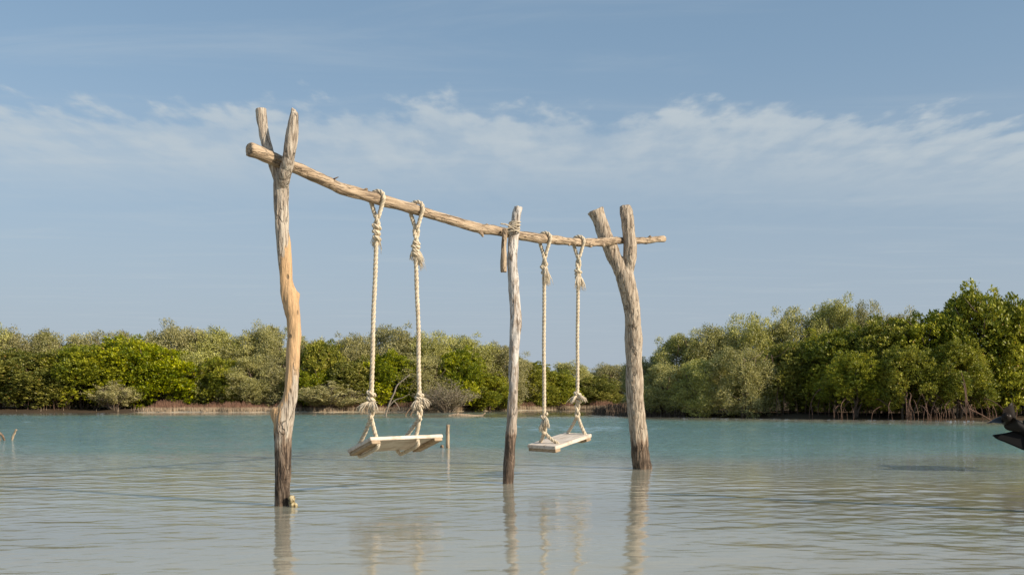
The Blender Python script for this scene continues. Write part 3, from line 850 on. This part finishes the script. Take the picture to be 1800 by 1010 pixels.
TRUNKS = [trunk_mesh(70 + i) for i in range(4)]
for m_ in TRUNKS: m_.materials.append(M_bark)
ROOTS = [root_mesh(90 + i) for i in range(7)]
for m_ in ROOTS: m_.materials.append(M_root)
NAMES = {'R': 'green_mangrove_tree', 'G': 'grey_mangrove_tree', 'D': 'dry_mangrove_bush', 'S': 'mangrove_shrub'}
tcount = 0
def mangrove(px, d, top, half, kind, label, group, roots=0, fat=1.2):
    global tcount
    r = random.Random(1000 + tcount); tcount += 1
    p = wpt(px, 700, d)
    z0 = float(bed_z(np.array(p.x), np.array(p.y)))
    p.z = max(z0, -0.05)
    h = wpt(px, top, d).z - p.z
    root = empty(NAMES[kind], p, r.uniform(0, 6.28))
    sx = half / FPX * d / 1.65 * fat * (1.12 if group != GR else 1.0)
    lift = 0.30 if d < 34.25 and roots > 5 and px < 1700 else 0.0
    sz = (h - lift) / 3.88
    tr = link('stems', STEMS[kind], None, root) if kind in STEMS else link('trunk', r.choice(TRUNKS), None, root); sy = sx * r.uniform(0.85, 1.15); tr.scale = (sx, sy, sz)
    cr = link('crown', r.choice(CROWNS[kind]), None, root); cr.scale = (sx, sy, sz)
    cr.location.z = lift
    cr.rotation_euler = (r.uniform(-.07, .07), r.uniform(-.07, .07), r.uniform(0, 6.28))
    for k in range(int(roots * 1.5)):
        ro = link('prop_root', r.choice(ROOTS), None, root)
        a = -math.pi / 2 - root.rotation_euler.z + r.uniform(-1.5, 1.5)
        ro.location = (math.cos(a) * r.uniform(0.2, 1.3), math.sin(a) * r.uniform(0.2, 1.3), -0.02)
        ro.rotation_euler = (0, 0, a + r.uniform(-.5, .5)); s = r.uniform(0.55, 1.15); ro.scale = (s * r.uniform(0.6, 1.2), s, s)
    tag(root, label, 'mangrove', group)
    return root

GL, GM, GR = 'mangroves on the left bank', 'mangroves at the end of the channel', 'mangroves on the right headland'
for a in [
    # left bank, back row (grey crowns against the sky)
    (-25, 54, 573, 62, 'G', 'grey-green mangrove crown at the left picture edge, above the bright green ones', GL),
    (48, 55, 575, 55, 'G', 'second grey-green crown from the left edge, against the sky', GL),
    (110, 55, 581, 50, 'G', 'third grey-green crown from the left edge, low against the sky', GL),
    (180, 55.5, 583, 55, 'G', 'fourth grey-green crown from the left edge, behind the bright green trees', GL),
    (252, 55.5, 580, 50, 'G', 'fifth grey-green crown from the left edge, behind the bright green trees', GL),
    (318, 54, 570, 55, 'G', 'tall grey-green mangrove right of the bright green row, top knob on the sky', GL),
    (378, 54, 574, 50, 'G', 'grey-green mangrove midway between the tall knobbed crown and near post', GL),
    (438, 54.5, 580, 48, 'G', 'grey-green mangrove with low rounded top just left of the near post', GL),
    (487, 54, 570, 44, 'G', 'grey-green mangrove rising partly behind the near forked post', GL),
    # left bank, front row
    (5, 50.5, 612, 62, 'R', 'bright yellow-green mangrove standing at the left picture edge', GL, 5),
    (80, 50, 618, 58, 'R', 'second bright yellow-green mangrove from the left edge, by the water', GL, 6),
    (150, 50.3, 604, 58, 'R', 'third bright yellow-green mangrove from the left edge, by the water', GL, 5),
    (222, 51.5, 590, 58, 'R', 'tallest bright yellow-green mangrove of the row on the left', GL),
    (288, 51.5, 606, 50, 'R', 'bright yellow-green mangrove at the right end of the row on the left', GL),
    (200, 49.2, 666, 34, 'S', 'small grey bush at the foot of the bright green trees, left bank', GL),
    (342, 52.3, 612, 42, 'G', 'grey-green mangrove next to the right end of the bright green row', GL),
    (392, 51.6, 624, 34, 'R', 'dark green mangrove between grey ones, left of the near post', GL),
    (440, 51.6, 628, 46, 'G', 'low grey-green mangrove at the bank just left of the near post', GL),
    (495, 52.2, 622, 42, 'G', 'grey-green mangrove at the bank behind the near forked post', GL),
    (533, 53.5, 588, 36, 'G', 'narrow grey-green mangrove just right of the near post', GL),
    (565, 52.5, 594, 38, 'R', 'bright green mangrove between the near post and the first rope', GL),
    (545, 51.2, 650, 38, 'R', 'low green mangrove at the bank just right of the near post', GL),
    (578, 49.6, 668, 46, 'S', 'loose pale shrub at the water between near post and first rope', GL),
    (612, 54, 584, 42, 'G', 'grey-green mangrove crown just left of the first rope', GL),
    (628, 51.8, 628, 44, 'R', 'dense green mangrove at the bank left of the first rope', GL),
    (692, 54.5, 567, 50, 'G', 'tallest grey-green mangrove, between the ropes of the nearer swing', GL),
    (692, 51.8, 618, 42, 'R', 'dense green mangrove between the ropes of the nearer swing', GL),
    (752, 54, 582, 42, 'G', 'grey-green mangrove crown right of the second rope', GL),
    (748, 52, 622, 40, 'G', 'leaning grey-green mangrove at the bank behind the second rope', GL),
    (786, 49.6, 664, 44, 'D', 'dry brownish leafless-looking bush at the water right of the second rope', GL),
    (815, 55, 585, 52, 'G', 'broad grey-green mangrove between the second rope and the middle post', GL),
    (806, 52.8, 612, 38, 'R', 'yellow-green mangrove in front of the broad grey crown', GL),
    (868, 55.5, 604, 42, 'G', 'grey-green mangrove crown just left of the slim middle post', GL),
    (852, 53.5, 655, 40, 'R', 'low green mangrove at the bank left of the middle post', GL),
    # end of the channel
    (900, 58, 618, 40, 'G', 'grey-green mangrove directly behind the slim middle post', GM),
    (935, 58.5, 634, 42, 'R', 'bright yellow-green mangrove left of the third rope', GM),
    (975, 59.5, 650, 36, 'R', 'yellow-green mangrove between the ropes of the further swing', GM),
    (1000, 62, 637, 38, 'G', 'grey-green crown behind the ropes of the further swing', GM),
    (1045, 61, 660, 38, 'R', 'low yellow-green mangrove right of the fourth rope', GM),
    (1085, 64, 640, 46, 'G', 'grey-green mangrove just left of the thick forked post', GM),
    (1050, 65, 650, 40, 'G', 'lowest grey-green crown between the fourth rope and the thick post', GM),
    # right headland, back row
    (1138, 43, 618, 42, 'G', 'grey-green mangrove behind the thick forked post, headland tip', GR),
    (1190, 42, 584, 52, 'G', 'first grey-green crown right of the thick post', GR),
    (1252, 41.5, 570, 52, 'G', 'second grey-green crown right of the thick post', GR),
    (1315, 41.5, 552, 52, 'G', 'third grey-green crown right of the thick post', GR),
    (1385, 41.5, 540, 52, 'G', 'fourth grey-green crown right of the thick post', GR),
    (1452, 41, 524, 48, 'G', 'tallest rounded grey-green crown on the headland', GR),
    (1522, 40.5, 531, 42, 'G', 'pointed grey-green crown behind the dark green trees of the headland', GR),
    (1590, 40, 552, 46, 'G', 'lower grey-green crown right of the pointed one', GR),
    # right headland, front row
    (1172, 38.8, 640, 50, 'G', 'low grey-green mangrove at the water right of the thick post', GR),
    (1235, 37.5, 628, 52, 'G', 'second low grey-green mangrove at the water right of the thick post', GR),
    (1305, 36.8, 606, 56, 'G', 'spreading grey-green mangrove beside the first dark green tree', GR),
    (1385, 37.2, 600, 58, 'R', 'leftmost dark glossy green mangrove on the headland', GR, 6),
    (1462, 36.6, 576, 60, 'R', 'second dark glossy green mangrove on the headland', GR, 7),
    (1545, 35.6, 553, 66, 'R', 'third dark glossy green mangrove on the headland', GR, 7),
    (1632, 35.0, 546, 66, 'R', 'fourth dark glossy green mangrove, above the pale arching roots', GR, 12),
    (1722, 34.6, 506, 70, 'R', 'tallest dark green mangrove, near the right picture edge', GR, 12),
    (1800, 34.2, 512, 70, 'R', 'dark green mangrove cut by the right picture edge', GR, 8),
    (1890, 34, 520, 70, 'R', 'dark green mangrove beyond the right picture edge', GR, 6),
    (1500, 34.2, 615, 48, 'R', 'low leafy mangrove at the water left of the arching roots', GR, 6),
    (1592, 33.4, 604, 50, 'R', 'low leafy mangrove over the arching roots', GR, 10),
    (1684, 33.1, 598, 50, 'R', 'low leafy mangrove over the arching roots, left of the motor', GR, 10),
]:
    mangrove(*a)

# pneumatophores: thousands of upright breathing roots along the mud
def spikes(name, pts, hmin, hmax, seed):
    r = np.random.default_rng(seed); n = len(pts)
    h = r.uniform(hmin, hmax, n) * (0.8 + 0.3 * np.sin(pts[:, 0] * 2.1 + np.sin(pts[:, 0] * 5.3) + pts[:, 1])); rad = r.uniform(0.006, 0.013, n)
    lean = r.normal(0, 0.10, (n, 2)) * h[:, None]
    a0 = r.random(n) * 6.28
    V = []
    for k in range(3):
        a = a0 + k * 2.094
        V.append(np.stack([pts[:, 0] + rad * np.cos(a), pts[:, 1] + rad * np.sin(a), pts[:, 2] - 0.1], 1))
    for k in range(3):
        a = a0 + k * 2.094
        V.append(np.stack([pts[:, 0] + lean[:, 0] + rad * .5 * np.cos(a), pts[:, 1] + lean[:, 1] + rad * .5 * np.sin(a), pts[:, 2] + h], 1))
    V = np.stack(V, 1).reshape(-1, 3)
    i0 = np.arange(n)[:, None] * 6
    F = np.concatenate([i0 + np.array([[0, 1, 4, 3]]), i0 + np.array([[1, 2, 5, 4]]), i0 + np.array([[2, 0, 3, 5]])], 0)
    return mesh_np(name, V, F)
M_pneu, t = new_mat('breathing_root')
pos = t.n('ShaderNodeTexCoord').outputs['Object']
zz = t.n('ShaderNodeSeparateXYZ', {0: pos}).outputs[2]
zz = t.m('ADD', zz, t.m('MULTIPLY', t.m('SUBTRACT', t.noise(pos, 2.0, 3.0), 0.5), 0.12))
col = t.mix(t.step(zz, 0.19, 0.29), (0.48, 0.37, 0.25), (0.25, 0.135, 0.085))
col = t.mix(t.m('MULTIPLY', t.step(t.noise(pos, 14.0, 2.0), 0.5, 0.7), 0.5), col, (0.16, 0.11, 0.075))
t.n('ShaderNodeOutputMaterial', {'Surface': t.n('ShaderNodeBsdfPrincipled', {'Base Color': col, 'Roughness': 0.9})})
r = np.random.default_rng(77)
def scatter(n, x0, x1, y0, y1, s0, s1):
    x = r.uniform(x0, x1, n); y = r.uniform(y0, y1, n)
    s = shore_dist(x, y); k = (s > s0) & (s < s1)
    x, y = x[k], y[k]
    return np.stack([x, y, bed_z(x, y)], 1)
pl = scatter(150000, -24, 8, 45, 63, 0.1, 3.2)
pl = pl[(pl[:, 0] > -18) | (r.random(len(pl)) < 0.01)]
pl = pl[r.random(len(pl)) < 0.35 + 0.65 * (np.sin(pl[:, 0] * 1.7) * np.sin(pl[:, 0] * 0.6 + pl[:, 1]) > -0.3)]
tag(link('breathing_roots', spikes('breathing_roots', pl, 0.18, 0.42, 1), M_pneu, smooth=False), 'brown upright breathing roots crowding the far mud bank', 'roots', kind='stuff')
pr = scatter(60000, 2.6, 6.5, 37, 50, -1.0, 1.6)
tag(link('breathing_roots', spikes('breathing_roots', pr[:3500], 0.2, 0.42, 2), M_bark, smooth=False), 'dark brown breathing roots at the tip of the right headland', 'roots', kind='stuff')

# ------------------------------------------------------------------ driftwood, stakes
def stick(name, paths, d, mat, label, cat, seed):
    g = Geo()
    b = wpt(paths[0][0][0], HORIZ, d); b.z = 0
    for p in paths: limb(g, b, p, d, 9)
    me = g.mesh(name); roughen(me, (20, 20, 20), 0.003, 0, 1, seed)
    o = link(name, me, mat); o.location = b
    return tag(o, label, cat)
stick('dead_branch', [[(677, 734, 3.4), (680, 722, 3.4), (686, 705, 3.2), (693, 690, 2.8), (698, 677, 2.5), (708, 668, 2.1), (720, 658, 1.6)], [(682, 716, 2), (694, 703, 1.8), (706, 699, 1.2), (716, 694, .8)], [(692, 703, 1.6), (699, 712, 1.2), (703, 720, .9)]], 40.0, M_grey,
      'long pale bare branch leaning up from the water beside the first rope', 'branch', 1)
stick('dead_stick', [[(711, 734, 3), (715, 725, 2.8), (722, 716, 2.2), (729, 706, 1.5)]], 40.2, M_stick, 'thin dark stick slanting from the water left of the second rope', 'stick', 2)
stick('dead_stick', [[(719, 734, 4), (724, 724, 3.6), (729, 715, 3), (733, 700, 2)]], 40.6, M_stick, 'thicker dark stick slanting from the water at the second rope', 'stick', 3)
stick('floating_log', [[(788, 730.5, 3.5), (800, 729, 5), (820, 729.5, 4.6), (838, 730.3, 3.6), (848, 729, 3), (853, 725, 2)], [(800, 729, 3), (806, 725.5, 1.5)]], 40.0, M_beam, 'pale log lying on the water left of the slim middle post', 'log', 4)
stick('dead_twig', [[(546, 733, 1.6), (552, 729, 1.4), (559, 732.5, 1.1)], [(553, 729.5, 1), (556, 725, .8)]], 40.0, M_grey, 'small pale twigs poking from the water right of the near post', 'twig', 5)
stick('dead_twig', [[(589, 732.5, 1.8), (597, 729.5, 1.4), (603, 731.5, 1)]], 41.0, M_grey, 'small pale twig on the water below the loose shrub', 'twig', 6)
stick('bare_branch', [[(1748, 742, 2), (1728, 730, 2.2), (1702, 716, 2.4), (1699, 700, 2.3), (1697, 680, 2.0), (1690, 655, 1.2)]], 32.0, M_root, 'thin bare brown branch bent over the arching roots, left of the motor', 'branch', 21)
stick('wooden_stake', [[(787.5, 800, 7.2), (787, 780, 7), (787, 760, 6.8), (787.5, 745.5, 7)]], 14.8, M_beam, 'short upright stake in the water behind the tipped swing seat', 'stake', 7)
stick('wooden_stump', [[(777, 792, 6), (777, 785, 6.5), (776.5, 781.5, 4.5)]], 15.0, M_stick, 'tiny dark stump at the waterline beside the short stake', 'stump', 8)
stick('broken_stick', [[(20, 778, 3.6), (22, 769, 3.6), (26, 760, 3.6), (29, 754, 3.4)]], 17.6, M_beam, 'short broken stick slanting up near the left picture edge', 'stick', 9)
stick('broken_stick', [[(-14, 752, 4), (-4, 758, 4), (4, 765, 4), (8, 774, 3.6)], [(-6, 785, 3.5), (0, 772, 3.5), (-4, 766, 3)]], 17.4, M_stick, 'bent dark broken stick cut by the left picture edge', 'stick', 10)

# ------------------------------------------------------------------ tilted outboard motor and its skiff at the right edge
MD = 10.0
def black_paint(name, c, rough):
    m, t = new_mat(name)
    pos = t.n('ShaderNodeTexCoord').outputs['Object']
    nn = t.noise(pos, 18.0, 5.0)
    col = t.mix(t.m('MULTIPLY', t.step(nn, 0.5, 0.75), 0.5), c, tuple(q * 1.8 for q in c))
    t.n('ShaderNodeOutputMaterial', {'Surface': t.n('ShaderNodeBsdfPrincipled', {'Base Color': col, 'Specular IOR Level': 0.12, 'Roughness': t.m('ADD', rough, t.m('MULTIPLY', nn, 0.2))})})
    return m
M_black = black_paint('black_motor_paint', (0.004, 0.004, 0.005), 0.5)
M_prop = black_paint('worn_propeller_metal', (0.022, 0.017, 0.014), 0.3)
M_hull = black_paint('grey_hull_paint', (0.30, 0.32, 0.33), 0.5)
mroot = empty('outboard_motor', Vector((wpt(1900, 700, MD).x, MD, 0)))
def slab(name, outline, th, mat, parent, yoff=0.0, bevel=0.012):
    bm = bmesh.new()
    vs = []
    for px, py in outline:
        p = wpt(px, py, MD) - mroot.location; vs.append(bm.verts.new((p.x, -th / 2 + yoff, p.z)))
    f = bm.faces.new(vs)
    ex = bmesh.ops.extrude_face_region(bm, geom=[f])
    for e in ex['geom']:
        if isinstance(e, bmesh.types.BMVert): e.co.y += th
    bmesh.ops.recalc_face_normals(bm, faces=bm.faces[:])
    bmesh.ops.bevel(bm, geom=bm.edges[:], offset=bevel, segments=3, affect='EDGES', clamp_overlap=True)
    me = bpy.data.meshes.new(name); bm.to_mesh(me); bm.free()
    return link(name, me, mat, parent, smooth=False)
slab('skeg', [(1744, 764), (1768, 760.5), (1782, 757), (1792, 748), (1806, 752), (1812, 790), (1800, 791), (1770, 778), (1752, 771)], 0.035, M_black, mroot, bevel=0.008)
slab('leg', [(1798, 742), (1820, 722), (1850, 700), (1900, 662), (1925, 690), (1890, 738), (1850, 775), (1822, 796), (1806, 792)], 0.11, M_black, mroot, bevel=0.02)
slab('cavitation_plate', [(1808, 716), (1815, 710), (1852, 745), (1846, 752)], 0.26, M_black, mroot, bevel=0.01)
slab('cowl', [(1890, 672), (1905, 655), (1935, 640), (1975, 640), (1998, 655), (2000, 690), (1980, 712), (1925, 716)], 0.26, M_black, mroot, bevel=0.06)
hubc = wpt(1770, 737, MD - 0.05) - mroot.location
paxis = Vector((-0.45, -0.78, 0.35)).normalized()
g = Geo()
tail = wpt(1818, 768, MD) - mroot.location
g.tube([tail, tail.lerp(hubc, .3), tail.lerp(hubc, .7), hubc - paxis * 0.06], [0.02, 0.05, 0.058, 0.05], 16)
link('gearcase', g.mesh('gearcase'), M_black, mroot)
prop = empty('propeller'); prop.parent = mroot
prop.location = hubc; pq = paxis.to_track_quat('Z', 'Y'); prop.rotation_euler = pq.to_euler()
bl0 = pq.inverted() @ Vector((0.33, 0, 0.94)); bl0 = math.atan2(bl0.y, bl0.x) - 0.25
g = Geo(); g.tube([(0, 0, -0.09), (0, 0, -0.06), (0, 0, 0.06), (0, 0, 0.10)], [0.045, 0.052, 0.048, 0.042], 18)
g.tube([(0, 0, 0.09), (0, 0, 0.125)], [0.022, 0.018], 8)
link('hub', g.mesh('hub'), M_prop, prop)
for k in range(3):
    nu, nv = 9, 9; V = []; F = []
    for sgn in (0, 1):
        for i in range(nu):
            u_ = i / (nu - 1); rr_ = 0.042 + u_ * 0.145
            chord = 0.10 + 0.08 * math.sin(math.pi * min(1, u_ * 0.9 + 0.1)) if u_ < 0.98 else 0.07
            pit = math.radians(62 - 34 * u_)
            for j in range(nv):
                s_ = (j / (nv - 1) - 0.5)
                cc = chord * s_ * (1 - 0.35 * u_ ** 3)
                rad_ = rr_ - 0.05 * u_ * (2 * s_) ** 2
                an = cc * math.sin(pit) / max(rad_, .06) + 0.3 * u_
                V.append((math.cos(an) * rad_, math.sin(an) * rad_, cc * math.cos(pit) + 0.02 * u_ + (0.0035 if sgn else -0.0035)))
    for sgn in (0, 1):
        o_ = sgn * nu * nv
        for i in range(nu - 1):
            for j in range(nv - 1):
                q = (o_ + i * nv + j, o_ + i * nv + j + 1, o_ + (i + 1) * nv + j + 1, o_ + (i + 1) * nv + j)
                F.append(q if sgn else q[::-1])
    rim = [i * nv for i in range(nu)] + [(nu - 1) * nv + j for j in range(1, nv)] + [i * nv + nv - 1 for i in range(nu - 2, -1, -1)]
    for a_, b_ in zip(rim[:-1], rim[1:]):
        F.append((a_, b_, b_ + nu * nv, a_ + nu * nv))
    g = Geo(); g.add(V, F)
    o = link('blade', g.mesh('blade'), M_prop, prop); o.rotation_euler = (0, 0, bl0 + R_(120 * k))
tag(mroot, 'black tilted outboard motor with raised propeller and skeg at the right picture edge', 'outboard motor')

# a mooring pole further right, whose long thin shadow falls across the shallows
stick('mooring_pole', [[(2590, 1140, 48), (2592, 1000, 46), (2590, 700, 44), (2594, 500, 42), (2593, 160, 38)]], 5.55, M_post_c, 'mooring pole standing right of the picture, casting the thin shadow line', 'pole', 11)
